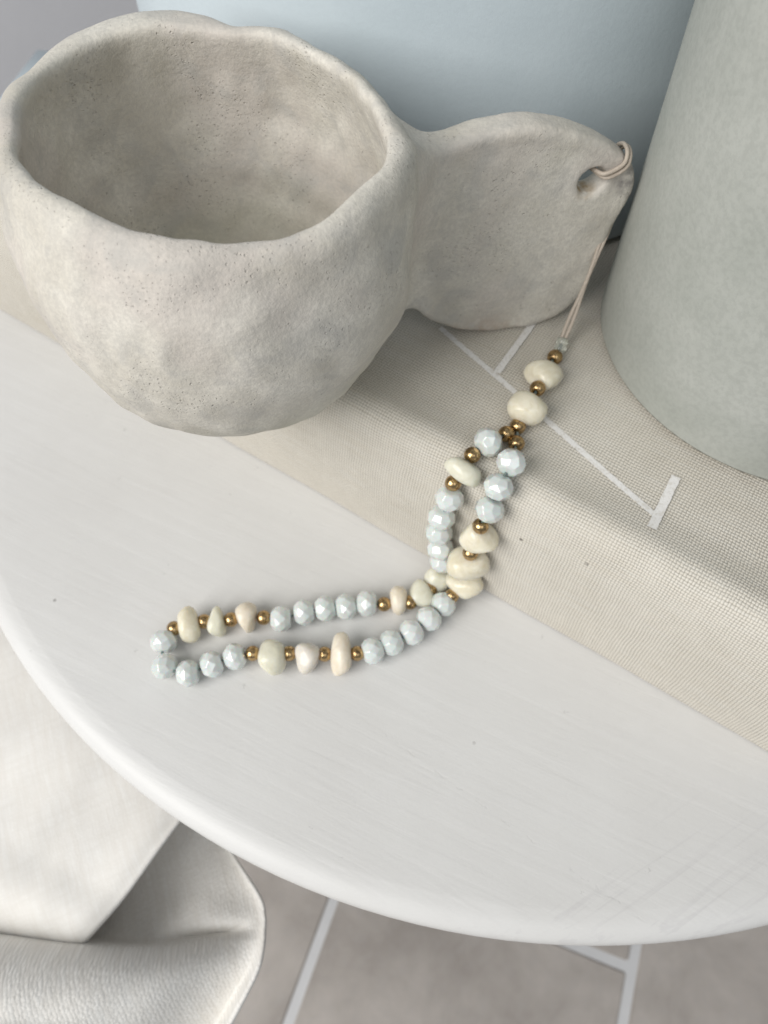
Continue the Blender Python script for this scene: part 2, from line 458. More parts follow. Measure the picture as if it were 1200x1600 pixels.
m_wall = mat_plain("grey_plaster", (0.42, 0.42, 0.44), (0.48, 0.48, 0.50), 0.9, 14)
wl = new_mesh("wall", [(x, y, z) for x in (-2, 2) for y in (0.72, 0.80) for z in (FZ * MM, 1.0)],
              [(0, 1, 3, 2), (4, 6, 7, 5), (0, 4, 5, 1), (2, 3, 7, 6), (1, 5, 7, 3), (0, 2, 6, 4)], m_wall, False)
tag(wl, "smooth grey lilac plaster wall behind the table", "wall")

# ================================================================== TABLE
TC = (59.5, 251.0)
m_paint = mat_paint()
tb = thing("round_table", "round white painted table with brush marks under the beaded strap", "table", (0, 0, FZ * MM))
prof = smooth_profile([(0.01, 0), (120, 0), (205, 0), (228, 0), (233, -0.2), (236.6, -1.1), (239, -3.0), (240, -5.8), (239.6, -9.5), (236.5, -14.5), (230, -18), (222, -20), (120, -20), (0.01, -20)], 7)
V, F = lathe_data([(max(r, 0.01) * MM, z * MM) for r, z in prof], 180)
V = [(x + TC[0] * MM, y + TC[1] * MM, z) for x, y, z in V]
top = new_mesh("tabletop", V, F, m_paint); top.parent = tb; top.matrix_parent_inverse = Matrix.Translation((0, 0, -FZ * MM))
for k in range(3):
    a = math.radians(70 + 120 * k)
    p0 = Vector((TC[0] + 120 * math.cos(a), TC[1] + 120 * math.sin(a), -19)) * MM
    p1 = Vector((TC[0] + 165 * math.cos(a), TC[1] + 165 * math.sin(a), FZ + 5)) * MM
    lg = tube("leg", [p0, p0.lerp(p1, 0.5), p1], 0.014, m_paint, tb, 16)
    lg.matrix_parent_inverse = Matrix.Translation((0, 0, -FZ * MM))

# ================================================================== BOOK
BZ = 55.0
bA = at(0, 487, 0); bB = at(1200, 1180, 0)
dv = (bB - bA) / np.linalg.norm(bB - bA); nv = np.array([-dv[1], dv[0], 0])   # along the spine / towards the back


def bd(p): return float((p - bA) @ nv)                     # distance behind the spine's foot


SP = [(0.8, 0.4), (0.0, 3), (-0.3, 14), (0.5, 28), (2.0, 40), (3.7, 47.5), (5.2, 51.6), (7.0, 54.2), (9.6, 55.7), (12.5, 56.0), (17, 55.2), (23, 54.5), (31, 54.7), (40, 55)]
spf = smooth_profile(SP, 6)
DEP = 300.0; L0, L1 = -14.0, 352.0
prof = [tuple(p) for p in spf] + [(80, BZ), (140, BZ), (220, BZ), (DEP - 0.6, BZ), (DEP, BZ - 0.8), (DEP, BZ - 2.6), (DEP - 0.6, BZ - 3.2), (150, BZ - 3.2), (12, BZ - 3.2), (6.5, 40), (4.5, 20), (4.5, 3.6), (150, 3.6), (DEP - 0.6, 3.6), (DEP, 3), (DEP, 1), (DEP - 0.6, 0.4), (150, 0.4), (20, 0.4)]
arc = [0.0]
for q in range(1, len(prof)): arc.append(arc[-1] + math.dist(prof[q], prof[q - 1]))
rs = random.Random(3)
V, F, UV = [], [], []
NL = 70; m = len(prof)
for i in range(NL + 1):
    s = L0 + (L1 - L0) * i / NL
    for q, (d, z) in enumerate(prof):
        w = 0.35 * math.sin(s * 0.045 + z * 0.05) + 0.2 * math.sin(s * 0.11 + 1.3)
        dd = d + (w * 0.6 if z < 54 else 0); zz = z + (w * 0.35 if 8 < d < 60 and z > 30 else 0)
        p = bA + dv * s + nv * dd
        V.append((p[0] * MM, p[1] * MM, zz * MM)); UV.append((s * MM, arc[q] * MM))
for i in range(NL):
    for q in range(m):
        q2 = (q + 1) % m
        F.append((i * m + q, (i + 1) * m + q, (i + 1) * m + q2, i * m + q2))
F.append(tuple(range(m))[::-1][::-1]); F.append(tuple(range(NL * m, NL * m + m))[::-1])
m_canvas = mat_canvas(); m_print = mat_print()
bk = thing("canvas_book", "thick book bound in beige woven canvas with thin white printed letter", "book", (0, 0, 0))
new_mesh("cover", V, F, m_canvas, True, bk, UV)
Mp = Mat("page_edges"); vp = Mp.tc.outputs["Object"]
pl = Mp.noise(Mp.coord(scale=(0.02, 0.02, 1)), 2600, 2, 0.6)
Mp.set(Base_Color=Mp.mix(pl, (0.62, 0.60, 0.55), (0.78, 0.765, 0.73)), Roughness=0.8, Normal=Mp.bump(pl, 0.0004, 0.6))
PV = [(bA + dv * s_ + nv * d_)[:2] for s_ in (L0 + 4, L1 - 4) for d_ in (14, DEP - 5)]
V = [(p[0] * MM, p[1] * MM, z * MM) for p in PV for z in (3.7, BZ - 3.3)]
new_mesh("page_block", V, [(0, 1, 3, 2), (4, 6, 7, 5), (0, 4, 5, 1), (2, 3, 7, 6), (1, 5, 7, 3), (0, 2, 6, 4)], Mp.m, False, bk)


def surf_z(d):
    P = [p for p in spf]
    for a_, b_ in zip(P[:-1], P[1:]):
        if a_[0] <= d <= b_[0] and a_[1] > 20: return a_[1] + (b_[1] - a_[1]) * (d - a_[0]) / max(b_[0] - a_[0], 1e-6)
    return BZ


def stroke(p0, p1, wpx, name="printed_letter"):
    a = at(*p0, BZ); b = at(*p1, BZ); n = max(2, int(np.linalg.norm(b - a) / 0.5))
    t = (b - a) / np.linalg.norm(b - a); s = np.array([-t[1], t[0], 0]); V, F = [], []
    hw = wpx * 0.5 * 215 / 1200
    for i in range(n + 1):
        c = a + (b - a) * i / n
        wv = hw * (1 + rs.uniform(-0.09, 0.09))
        for e in (-1, -0.33, 0.33, 1):
            p = c + s * wv * e; z = surf_z(bd(p)); s_ = float((p - bA) @ dv)
            w = 0.35 * math.sin(s_ * 0.045 + z * 0.05) + 0.2 * math.sin(s_ * 0.11 + 1.3)
            V.append((p[0] * MM, p[1] * MM, (z + 0.13 + (w * 0.35 if 8 < bd(p) < 60 else 0)) * MM))
    for i in range(n):
        for k in range(3):
            F.append((i * 4 + k, (i + 1) * 4 + k, (i + 1) * 4 + k + 1, i * 4 + k + 1))
    return V, F


lv, lf = [], []
for p0, p1, w in (((688, 512), (1026, 806), 10.5), ((1056, 746), (1017, 828), 15), ((842, 494), (776, 584), 12.5)):
    a_, b_ = stroke(p0, p1, w); o_ = len(lv); lift = 0.00006 * len(lf) / 100.0
    lv += [(x, y, z + lift) for x, y, z in a_]; lf += [tuple(i + o_ for i in f) for f in b_]
new_mesh("printed_letter", lv, lf, m_print, True, bk)

# ================================================================== VASE, POT, BOX BEHIND
VC = np.array([123.9, 169.4]) * (CAMH - BZ) / (CAMH - 68); VR = 57.4 * (CAMH - BZ) / (CAMH - 68)
m_vase = mat_glaze("grey_green_clay", (0.35, 0.364, 0.332), (0.42, 0.43, 0.398), 0.62, 0.3, 0.20, 130, True)
pr = smooth_profile([(0.1, 0), (VR * .6, 0), (VR - 5, 0), (VR - 1.8, 0.8), (VR - 0.3, 3), (VR, 8), (VR, 60), (VR, 170), (VR - 1, 305), (VR - 2, 322), (VR - 5, 326), (VR - 8, 322), (VR - 9, 300), (VR - 9, 60), (VR - 12, 12), (VR - 20, 8), (0.1, 8)], 6)  # unseen upper part made tall to block light from behind
V, F = lathe_data([(max(r, .1) * MM, z * MM) for r, z in pr], 128, lambda a, r, z: 1 + 0.004 * math.sin(2 * a + z * 18) + 0.003 * math.sin(5 * a - z * 40))
vs = new_mesh("vase", V, F, m_vase); vs.location = (VC[0] * MM, VC[1] * MM, (BZ + 0.3) * MM)
tag(vs, "tall grey green matte ceramic vase standing on the canvas book", "vase")

PC = np.array([30.0, 345.0]); PR = 126.3
m_pot = mat_glaze("pale_blue_glaze", (0.53, 0.60, 0.64), (0.57, 0.64, 0.68), 0.42, 0.4, 0.03, 40)
pr = smooth_profile([(0.1, 0), (PR * .6, 0), (PR - 8, 0), (PR - 2, 2), (PR, 8), (PR, 60), (PR, 160), (PR - 0.5, 312), (PR - 3, 318), (PR - 6, 314), (PR - 7, 160), (PR - 7, 14), (PR - 15, 8), (0.1, 8)], 6)  # height above the view added so the pot shades the book from the back
V, F = lathe_data([(max(r, .1) * MM, z * MM) for r, z in pr], 160)
pt = new_mesh("pot", V, F, m_pot); pt.location = (PC[0] * MM, PC[1] * MM, (BZ + 0.3) * MM)
tag(pt, "large round pale blue grey pot standing behind the cup", "pot")

m_box = mat_plain("pale_blue_paint", (0.60, 0.70, 0.75), (0.66, 0.75, 0.80), 0.5, 16)
c0 = at(0, 132, -24); c1 = at(50, 68, -24)
e1 = (c1 - c0)[:2] / np.linalg.norm((c1 - c0)[:2]); e2 = np.array([e1[1], -e1[0]])
cc = c1[:2] - e1 * 62 + e2 * 55
bm = bmesh.new(); bmesh.ops.create_cube(bm, size=1.0)
bmesh.ops.scale(bm, vec=(0.124, 0.110, (-24 - FZ - 1) * MM), verts=bm.verts)
bmesh.ops.bevel(bm, geom=list(bm.edges), offset=0.006, segments=4, affect='EDGES')
me = bpy.data.meshes.new("box"); bm.to_mesh(me); bm.free(); me.materials.append(m_box)
me.polygons.foreach_set("use_smooth", [True] * len(me.polygons))
bx = bpy.data.objects.new("box", me); COL.objects.link(bx)
bx.location = (cc[0] * MM, cc[1] * MM, (FZ + (-24 - FZ) / 2) * MM); bx.rotation_euler = (0, 0, math.atan2(e1[1], e1[0]))
tag(bx, "pale blue painted box on the floor behind the cup's left rim", "box")

# ================================================================== CUP
CX, CY, RIM = -41.5, 167.7, 138.0
PHI = math.radians(14.2)
hu = np.array([math.cos(PHI), math.sin(PHI)]); hv = np.array([-math.sin(PHI), math.cos(PHI)])


def vcen(z): return 2.4 + 0.0 * z


HT = 4.2


def face_pt(px, py, off=1.0):
    # ray meets the front face of the leaning handle slab -> (u, z)
    d = ray(px, py); lo, hi = 0.05, 0.6

    def g(t):
        p = CAM + d * t; return (p[:2] - (CX, CY)) @ hv - (vcen(p[2]) - HT * off)
    for _ in range(60):
        mid = (lo + hi) / 2
        if g(mid) < 0: lo = mid
        else: hi = mid
    p = CAM + d * lo
    return np.array([(p[:2] - (CX, CY)) @ hu, p[2]])


S55 = 0.55
inner_px = [(55, 380), (70, 290), (130, 195), (230, 135), (330, 98), (520, 84), (650, 95), (780, 112), (880, 160), (960, 208), (1040, 280), (1072, 345), (1088, 420), (1078, 470), (1020, 525), (900, 603), (800, 642), (620, 671), (450, 657), (300, 618), (200, 578), (110, 510), (62, 440)]
outer_px = [(-8, 300), (60, 212), (110, 158), (200, 106), (330, 52), (450, 36), (600, 48), (670, 74), (780, 78), (850, 103), (930, 152), (1000, 182), (1060, 245), (1120, 318)]


def polar(pts, zz):
    A, R = [], []
    for x, y in pts:
        p = at(x * S55, y * S55, zz); A.append(math.atan2(p[1] - CY, p[0] - CX)); R.append(math.hypot(p[0] - CX, p[1] - CY))
    o = np.argsort(A); return np.array(A)[o], np.array(R)[o]


ai, ri = polar(inner_px, RIM - 1.0)
ao, ro = polar(outer_px, RIM - 3.0)
TH = np.linspace(-math.pi, math.pi, 721)


def per(a, r):
    return np.interp(TH, np.r_[a - 2 * math.pi, a, a + 2 * math.pi], np.r_[r, r, r])


Rin = per(ai, ri)
# outer rim: traced where it is seen against the background, lip 7 mm wide elsewhere
ext_a = np.radians(np.array([-165, -140, -110, -80, -50, -20]))
Rout = per(np.r_[ext_a, ao], np.r_[np.interp(ext_a, TH, Rin) + np.array([6.8, 7.0, 7.2, 7.0, 6.8, 7.2]), ro])
ker = np.hanning(27); ker /= ker.sum()


def smo(a): return np.convolve(np.r_[a[-61:-1], a, a[1:61]], ker, 'same')[60:-60]


Rin, Rout = smo(Rin), smo(Rout)
Rout = np.maximum(Rout, Rin + 4.2)

ZB = BZ + 0.2
ZP = np.array([0, .05, .12, .22, .35, .50, .65, .80, .92, 1.0])
PO = np.array([.40, .54, .70, .861, 1.02, 1.10, 1.125, 1.09, 1.03, 1.0])
h = 0.9
gx = np.arange(-100, 82, h); gy = np.arange(109, 228, h); gz = np.arange(BZ - 2, RIM + 6, h)
X, Y, Z = np.meshgrid(gx, gy, gz, indexing='ij', copy=False)
rx, ry = X - CX, Y - CY
r = np.hypot(rx, ry); th = np.arctan2(ry, rx)
zn = np.clip((Z - ZB) / (RIM - ZB), 0, 1)
zfine = np.linspace(0, 1, 200); po_f = np.interp(zfine, ZP, PO)
k9 = np.hanning(41); k9 /= k9.sum(); po_f = np.convolve(np.pad(po_f, 20, mode='reflect', reflect_type='odd'), k9, 'valid')
po = np.interp(zn, zfine, po_f)
rmean = 45.8
wtop = np.clip((zn - 0.25) / 0.75, 0, 1) ** 1.4
rout = np.interp(th, TH, Rout); rin = np.interp(th, TH, Rin)
Ro = po * (rmean * (1 - wtop) + rout * wtop) * (1 - 0.045 * np.clip(np.cos(th + 0.35), 0, 1) * np.clip(np.sin(zn * math.pi), 0, 1))
slope = np.interp(zn, zfine, np.gradient(po_f, zfine)) * rmean / (RIM - ZB)
cs = 1 / np.sqrt(1 + slope ** 2)


def smax(a, b, k):
    hh = np.clip(0.5 - 0.5 * (b - a) / k, 0, 1); return b * (1 - hh) + a * hh + k * hh * (1 - hh)


def smin(a, b, k): return -smax(-a, -b, k)


rg = np.random.RandomState(5); dent = np.zeros_like(X)
for amp, wl_, n_ in ((0.60, 32, 5), (0.20, 17, 8), (0.14, 8, 8)):
    for _ in range(n_):
        v = rg.normal(size=3); v = v / np.linalg.norm(v) * 2 * math.pi / (wl_ * rg.uniform(.75, 1.3))
        dent += amp * 0.55 * np.sin(X * v[0] + Y * v[1] + Z * v[2] + rg.uniform(0, 6.28))
hr = RIM + 0.8 * np.sin(2 * th + 0.6) + 0.6 * np.sin(3 * th + 2.0) + 0.4 * np.sin(7 * th)
d_out = smax((r - Ro) * cs, ZB - Z, 3.0)
d_bowl = smax(d_out + dent * np.clip((Z - ZB) / 6, 0, 1), Z - hr, 6.5)
# cavity
wall_t = 5.6 * (1 - wtop) + (rout - rin) * wtop
zi = np.clip((Z - (ZB + 7.5)) / (RIM - ZB - 7.5), 0, 1)
poi = np.interp(np.clip(zi * 0.93 + 0.07, 0, 1), zfine, po_f) * np.clip(zi / .06, 0.6, 1) ** 0.4
Ri = poi * (rmean * (1 - wtop) + rout * wtop) - wall_t
rings = 0.34 * np.sin(Z * 0.55 + 1.4 * np.sin(th * 2 + 1) + 0.8 * np.sin(th * 3)) * (1 - wtop) ** 2
d_in = smax((r - Ri) * cs + rings + dent * 0.9, (ZB + 7.5) - Z, 8.0)
# handle slab
poly_px = [(540, 232), (640, 226), (685, 217), (720, 203), (762, 191), (820, 183), (880, 189), (930, 204), (968, 226), (987, 253), (984, 284), (962, 324), (948, 374), (929, 425), (906, 460), (880, 485), (840, 505), (800, 515), (760, 520), (722, 517), (698, 512), (668, 499), (634, 476), (540, 435)]
PG = np.array([face_pt(*p, off=0.9 if p[1] > 340 else 0.0) for p in poly_px])
PG = np.array(smooth_profile(list(PG) + [PG[0]], 4)[:-1])


def poly_sdf(U, Zc, P):
    best = np.full(U.shape, 1e9); ins = np.zeros(U.shape, bool); n = len(P)
    for i in range(n):
        a = P[i]; b = P[(i + 1) % n]; e = b - a; wx = U - a[0]; wz = Zc - a[1]
        t = np.clip((wx * e[0] + wz * e[1]) / (e @ e), 0, 1)
        best = np.minimum(best, (wx - e[0] * t) ** 2 + (wz - e[1] * t) ** 2)
        c = ((a[1] > Zc) != (b[1] > Zc))
        with np.errstate(divide='ignore', invalid='ignore'):
            xi = (b[0] - a[0]) * (Zc - a[1]) / (b[1] - a[1]) + a[0]
        ins ^= c & (U < xi)
    d = np.sqrt(best); return np.where(ins, -d, d)


u2 = np.linspace(-20, 140, 321); z2 = np.linspace(40, 140, 201)
sd2 = poly_sdf(*np.meshgrid(u2, z2, indexing='ij'), PG)
HU = rx * hu[0] + ry * hu[1]; HV = rx * hv[0] + ry * hv[1] - vcen(Z)


def samp(U, Zc):
    fu = np.clip((U - u2[0]) / (u2[1] - u2[0]), 0, len(u2) - 1.001); fz = np.clip((Zc - z2[0]) / (z2[1] - z2[0]), 0, len(z2) - 1.001)
    i = fu.astype(int); j = fz.astype(int); a = fu - i; b = fz - j
    return sd2[i, j] * (1 - a) * (1 - b) + sd2[i + 1, j] * a * (1 - b) + sd2[i, j + 1] * (1 - a) * b + sd2[i + 1, j + 1] * a * b


s2 = samp(HU, Z)
hole = face_pt(926, 286)
dh = np.hypot(HU - hole[0], (Z - hole[1]) * 1.05)
thick = HT - 0.45 * np.exp(-((dh - 8) / 5.0) ** 2) + 0.5 * np.exp(-((s2 + 2) / 2.5) ** 2)
d_hand = smax(s2 + 0.2, np.abs(HV) - thick, 2.0) + dent * 0.45
d_hand = np.where(HU < 5, np.maximum(d_hand, 5 - HU), d_hand)
d_hand = smax(d_hand, 4.2 - dh, 1.3)
sd = smin(d_bowl, d_hand, 15.0)
sd = smax(sd, -d_in, 3.2)
sd = np.maximum(sd, ZB - Z)


def surface_nets(S, org, h):
    nx, ny, nz = S.shape; neg = S < 0
    cnt = np.zeros((nx - 1, ny - 1, nz - 1), np.int8)
    acc = np.zeros((nx - 1, ny - 1, nz - 1, 3), np.float32)
    for ax in range(3):
        oth = [a for a in range(3) if a != ax]
        for o1 in (0, 1):
            for o2 in (0, 1):
                def sl(k):
                    s = [None] * 3; s[ax] = slice(k, S.shape[ax] - 1 + k)
                    s[oth[0]] = slice(o1, S.shape[oth[0]] - 1 + o1); s[oth[1]] = slice(o2, S.shape[oth[1]] - 1 + o2); return tuple(s)
                a = S[sl(0)]; b = S[sl(1)]; cr = (a < 0) != (b < 0)
                with np.errstate(divide='ignore', invalid='ignore'):
                    t = np.where(cr, a / (a - b), 0)
                cnt += cr; acc[..., ax] += np.where(cr, t, 0)
                acc[..., oth[0]] += cr * o1; acc[..., oth[1]] += cr * o2
    act = cnt > 0; idx = np.full(cnt.shape, -1, np.int64); idx[act] = np.arange(act.sum())
    base = np.argwhere(act)
    V = (base + acc[act] / cnt[act][:, None]) * h + np.array(org)
    Fs = []
    for ax in range(3):
        oth = [(ax + 1) % 3, (ax + 2) % 3]
        s0 = [slice(None)] * 3; s1 = [slice(None)] * 3
        s0[ax] = slice(0, -1); s1[ax] = slice(1, None)
        a = neg[tuple(s0)]; b = neg[tuple(s1)]
        cr = np.argwhere(a != b)
        cr = cr[(cr[:, oth[0]] > 0) & (cr[:, oth[1]] > 0) & (cr[:, oth[0]] < S.shape[oth[0]] - 1) & (cr[:, oth[1]] < S.shape[oth[1]] - 1)]
        flip = ~a[tuple(cr.T)]
        q = []
        for d1, d2 in ((1, 1), (0, 1), (0, 0), (1, 0)):
            c = cr.copy(); c[:, oth[0]] -= d1; c[:, oth[1]] -= d2; q.append(idx[tuple(c.T)])
        q = np.stack(q, 1); q[flip] = q[flip][:, ::-1]; Fs.append(q)
    return V, np.concatenate(Fs)


cv, cf = surface_nets(sd.astype(np.float32), (gx[0], gy[0], gz[0]), h)
# relax the grid a little, then take normals from the field
for _ in range(2):
    s_ = np.zeros_like(cv); c_ = np.zeros(len(cv))
    for k in range(4):
        np.add.at(s_, cf[:, k], cv[cf[:, (k + 1) % 4]]); np.add.at(c_, cf[:, k], 1)
        np.add.at(s_, cf[:, k], cv[cf[:, (k + 3) % 4]]); np.add.at(c_, cf[:, k], 1)
    cv = cv * 0.5 + 0.5 * s_ / c_[:, None]
fn = np.cross(cv[cf[:, 2]] - cv[cf[:, 0]], cv[cf[:, 3]] - cv[cf[:, 1]]); vn = np.zeros_like(cv)
for k in range(4): np.add.at(vn, cf[:, k], fn)
vn /= np.linalg.norm(vn, axis=1)[:, None] + 1e-12
del X, Y, Z, r, th, zn, po, rout, rin, Ro, slope, cs, dent, hr, d_out, d_bowl, d_in, d_hand, sd, s2, dh, thick, HU, HV, wall_t, zi, poi, Ri, rings, wtop, rx, ry

hole3 = np.array([CX, CY]) + hu * hole[0] + hv * (vcen(hole[1]) - HT)
sm = at(543, 512, 84) * MM
STAINS = [((CX * MM, CY * MM, 0.090), (0.050, 0.050, 0.050), (0, 0, 0), (0.40, 0.385, 0.30), 0.0), ((sm[0], sm[1], sm[2]), (0.012, 0.014, 0.013), (0, 0, 0), (0.25, 0.25, 0.24), 0.9),
          ((hole3[0] * MM + 0.0105, hole3[1] * MM + 0.004, hole[1] * MM - 0.001), (0.0055, 0.012, 0.0075), (0, 0, 0), (0.24, 0.225, 0.215), 0.9),
          ((hole3[0] * MM - 0.002, hole3[1] * MM + 0.003, hole[1] * MM - 0.0035), (0.0045, 0.006, 0.003), (0, 0, 0), (0.36, 0.25, 0.12), 0.9),
          ((hole3[0] * MM - 0.03, hole3[1] * MM - 0.004, 0.058), (0.020, 0.012, 0.007), (0, 0, 0), (0.40, 0.31, 0.24), 0.6),
          ((CX * MM, CY * MM, 0.080), (0.047, 0.047, 0.052), (0, 0, 0), (0.49, 0.49, 0.355), 0.95)]
m_clay = mat_ceramic()
cup = thing("ceramic_cup", "hand pinched grey beige pottery cup with flat pierced handle on the canvas book", "cup", (0, 0, 0))
uc = ((cv[cf].mean(1)[:, :2] - (CX, CY)) @ hu) > 55.5
for nm, sel in (("bowl", ~uc), ("handle", uc)):
    f_ = cf[sel]; used = np.unique(f_); rm = np.full(len(cv), -1); rm[used] = np.arange(len(used))
    o = new_mesh(nm, cv[used] * MM, rm[f_].tolist(), m_clay, True, cup)
    o.data.normals_split_custom_set_from_vertices(vn[used].tolist())

# ================================================================== BEADED STRAP
m_opal = mat_opal(); m_gold = mat_gold(); m_cord = mat_cord(); m_thread = mat_thread(); m_clear = mat_clear()
m_st = [mat_stone("cream_stone", (0.70, 0.645, 0.50), (0.79, 0.745, 0.62), (0.85, 0.82, 0.73)),
        mat_stone("sand_stone", (0.70, 0.625, 0.51), (0.78, 0.715, 0.61), (0.83, 0.785, 0.70)),
        mat_stone("pale_green_stone", (0.66, 0.64, 0.52), (0.735, 0.72, 0.61), (0.80, 0.785, 0.70)),
        mat_stone("blush_stone", (0.68, 0.635, 0.57), (0.74, 0.70, 0.64), (0.58, 0.52, 0.46))]

GD, GL = 9.2, 6.8     # opal rondelle
AD, AL = 5.0, 4.2     # gold bead


def rondelle_mesh():
    bm = bmesh.new(); n = 8
    for z, rr, off in ((-.5, .44, 0.0), (-.46, .62, 0.5), (-.25, .885, .5), (0, 1.0, 0.0), (.25, .885, .5), (.46, .62, 0.5), (.5, .44, 0.0)):
        for k in range(n):
            a = 2 * math.pi * (k + off) / n
            bm.verts.new((rr * GD / 2 * MM * math.cos(a), rr * GD / 2 * MM * math.sin(a), z * GL * MM))
    bmesh.ops.convex_hull(bm, input=bm.verts)
    bmesh.ops.dissolve_limit(bm, angle_limit=math.radians(7), verts=bm.verts, edges=bm.edges)
    bmesh.ops.bevel(bm, geom=list(bm.edges), offset=0.00010, segments=1, affect='EDGES')
    me = bpy.data.meshes.new("glass_bead"); bm.to_mesh(me); bm.free(); me.materials.append(m_opal); return me


def gold_mesh():
    pr = [(0.55, -AL / 2 + .5), (0.62, -AL / 2 + .05), (0.9, -AL / 2)]
    for i in range(13):
        a = -62 + 124 * i / 12
        pr.append((AD / 2 * math.cos(math.radians(a)) ** 0.92, AL / 2 * math.sin(math.radians(a)) / math.sin(math.radians(62))))
    pr += [(0.9, AL / 2), (0.62, AL / 2 - .05), (0.55, AL / 2 - .5)]
    V, F = lathe_data([(r * MM, z * MM) for r, z in pr], 28)
    me = bpy.data.meshes.new("gold_bead"); me.from_pydata(V, [], F); me.update()
    me.polygons.foreach_set("use_smooth", [True] * len(me.polygons)); me.materials.append(m_gold); return me


def stone_mesh(al, w, dp, seed, shape, mat):
    # z along the thread, x across it (seen), y towards the viewer; tumbled chip = ellipsoid worn by soft flat cuts
    rs = np.random.RandomState(seed); bm = bmesh.new(); bmesh.ops.create_icosphere(bm, subdivisions=5, radius=1.0)
    cuts = []
    if shape == 'disc': cuts = [((0, 0, 1), .86), ((0.2, 0, -1), .86)]
    elif shape == 'nug': cuts = [((0.1, 0, 1), .78), ((0, .2, -1), .84), ((.95, .1, .3), .88)]
    elif shape == 'tri': cuts = [((.75, 0, .66), .66), ((-.8, .1, .6), .74), ((0, .1, -1), .72)]
    elif shape == 'tooth': cuts = [((-.5, 0, .86), .74), ((-.35, 0, -.93), .76), ((.9, .1, .2), .84)]
    elif shape == 'wedge': cuts = [((.45, 0, .9), .62), ((.3, .2, -.95), .72)]
    elif shape == 'kidney': cuts = [((-.5, 0, .87), .58), ((-.62, .1, -.78), .45), ((.9, 0, .3), .84)]
    for _ in range(4):
        v = rs.normal(size=3); cuts.append((tuple(v), rs.uniform(.86, .96)))
    ph = rs.uniform(0, 6.28, 6)
    for v in bm.verts:
        d = v.co.normalized(); rr = 1.0
        for c, o_ in cuts:
            cvv = Vector(c).normalized(); q = d.dot(cvv)
            if q > .05:
                lim = o_ / q; hh = max(0, min(1, .5 + .5 * (lim - rr) / .42)); rr = rr * hh + lim * (1 - hh) - .42 * hh * (1 - hh)
        rr *= 1 + .035 * math.sin(3.1 * d.x + ph[0]) + .03 * math.sin(3.7 * d.y + 2 * d.z + ph[1]) + .02 * math.sin(6 * d.z - 3 * d.x + ph[2])
        v.co = d * rr
    mn = [min(v.co[k] for v in bm.verts) for k in range(3)]; mx = [max(v.co[k] for v in bm.verts) for k in range(3)]
    for v in bm.verts:
        v.co = Vector([(v.co[k] - (mn[k] + mx[k]) / 2) / (mx[k] - mn[k]) * (w, dp, al)[k] * MM for k in range(3)])
    for _ in range(10): bmesh.ops.smooth_vert(bm, verts=bm.verts, factor=0.6, use_axis_x=True, use_axis_y=True, use_axis_z=True)
    me = bpy.data.meshes.new("stone_bead"); bm.to_mesh(me); bm.free(); me.materials.append(mat)
    me.polygons.foreach_set("use_smooth", [True] * len(me.polygons)); return me


RON = rondelle_mesh(); GOL = gold_mesh()
strap = thing("bead_strap", "strap of opal glass, gold and cream stone beads looped on tan cord", "bead strap", (0, 0, 0))

BOOKP = np.array([(d, z) for d, z in spf])


def clear_book(p, rr):
    d = bd(p); z = p[2]
    if d > 16: return z - BZ >= rr
    q = np.hypot(BOOKP[:, 0] - d, BOOKP[:, 1] - z).min()
    spd = np.interp(z, BOOKP[:30, 1], BOOKP[:30, 0]) if z < BZ else 1e9
    return d < spd and q >= rr if z < BZ else q >= rr


def rest(px, py, rr, zmin=0):
    z = max(rr, zmin)
    while z < 90:
        p = at(px, py, z)
        if bd(p) < -rr - 2 or clear_book(p, rr): return p
        z += 0.25
    return p


# (kind, x, y, extra): S = (along px, across px, shape, material, seed, height mm)
stem = [('A', 867, 558), ('S', 849, 584, 44, 62, 'kidney', 0, 3, 9), ('A', 840, 607), ('S', 824, 637, 48, 62, 'nug', 0, 8, 11), ('A', 809, 666)]
left = [('A', 791, 678), ('G', 763, 691), ('A', 738, 711), ('S', 724, 736, 34, 66, 'disc', 2, 12, 9), ('A', 708, 755), ('G', 702, 779), ('G', 690, 808), ('G', 686, 832),
        ('G', 688, 856), ('G', 692, 876), ('S', 684, 905, 34, 44, 'nug', 2, 4, 9), ('A', 672, 921), ('S', 657, 931, 40, 50, 'tri', 2, 17, 8), ('A', 641, 941),
        ('S', 623, 938, 28, 47, 'disc', 1, 5, 9), ('A', 600, 944), ('G', 573, 943), ('G', 540, 948), ('G', 508, 951), ('G', 475, 957), ('G', 439, 967), ('A', 412, 965),
        ('S', 385, 965, 34, 50, 'wedge', 1, 9, 9), ('A', 361, 968), ('S', 339, 971, 29, 50, 'tooth', 2, 6, 8.5), ('A', 319, 971), ('S', 295, 976, 33, 60, 'disc', 0, 2, 9.5), ('A', 272, 982),
        ('G', 256, 1003), ('G', 257, 1041)]
right = [('A', 807, 693), ('G', 799, 723), ('G', 779, 761), ('G', 765, 796), ('A', 751, 822), ('S', 750, 841, 42, 62, 'kidney', 0, 21, 10), ('A', 735, 864), ('S', 732, 882, 42, 68, 'nug', 0, 23, 12),
         ('S', 724, 913, 38, 62, 'wedge', 0, 25, 10), ('A', 706, 931), ('G', 693, 944), ('G', 670, 967), ('G', 643, 988), ('G', 612, 1004), ('G', 582, 1017), ('A', 558, 1021),
         ('S', 533, 1022, 34, 70, 'disc', 1, 31, 9.5), ('A', 507, 1022), ('S', 481, 1029, 42, 50, 'tooth', 3, 33, 10), ('A', 452, 1021), ('S', 424, 1027, 46, 58, 'nug', 2, 35, 11), ('A', 395, 1021),
         ('G', 367, 1026), ('G', 331, 1038), ('G', 294, 1052)]


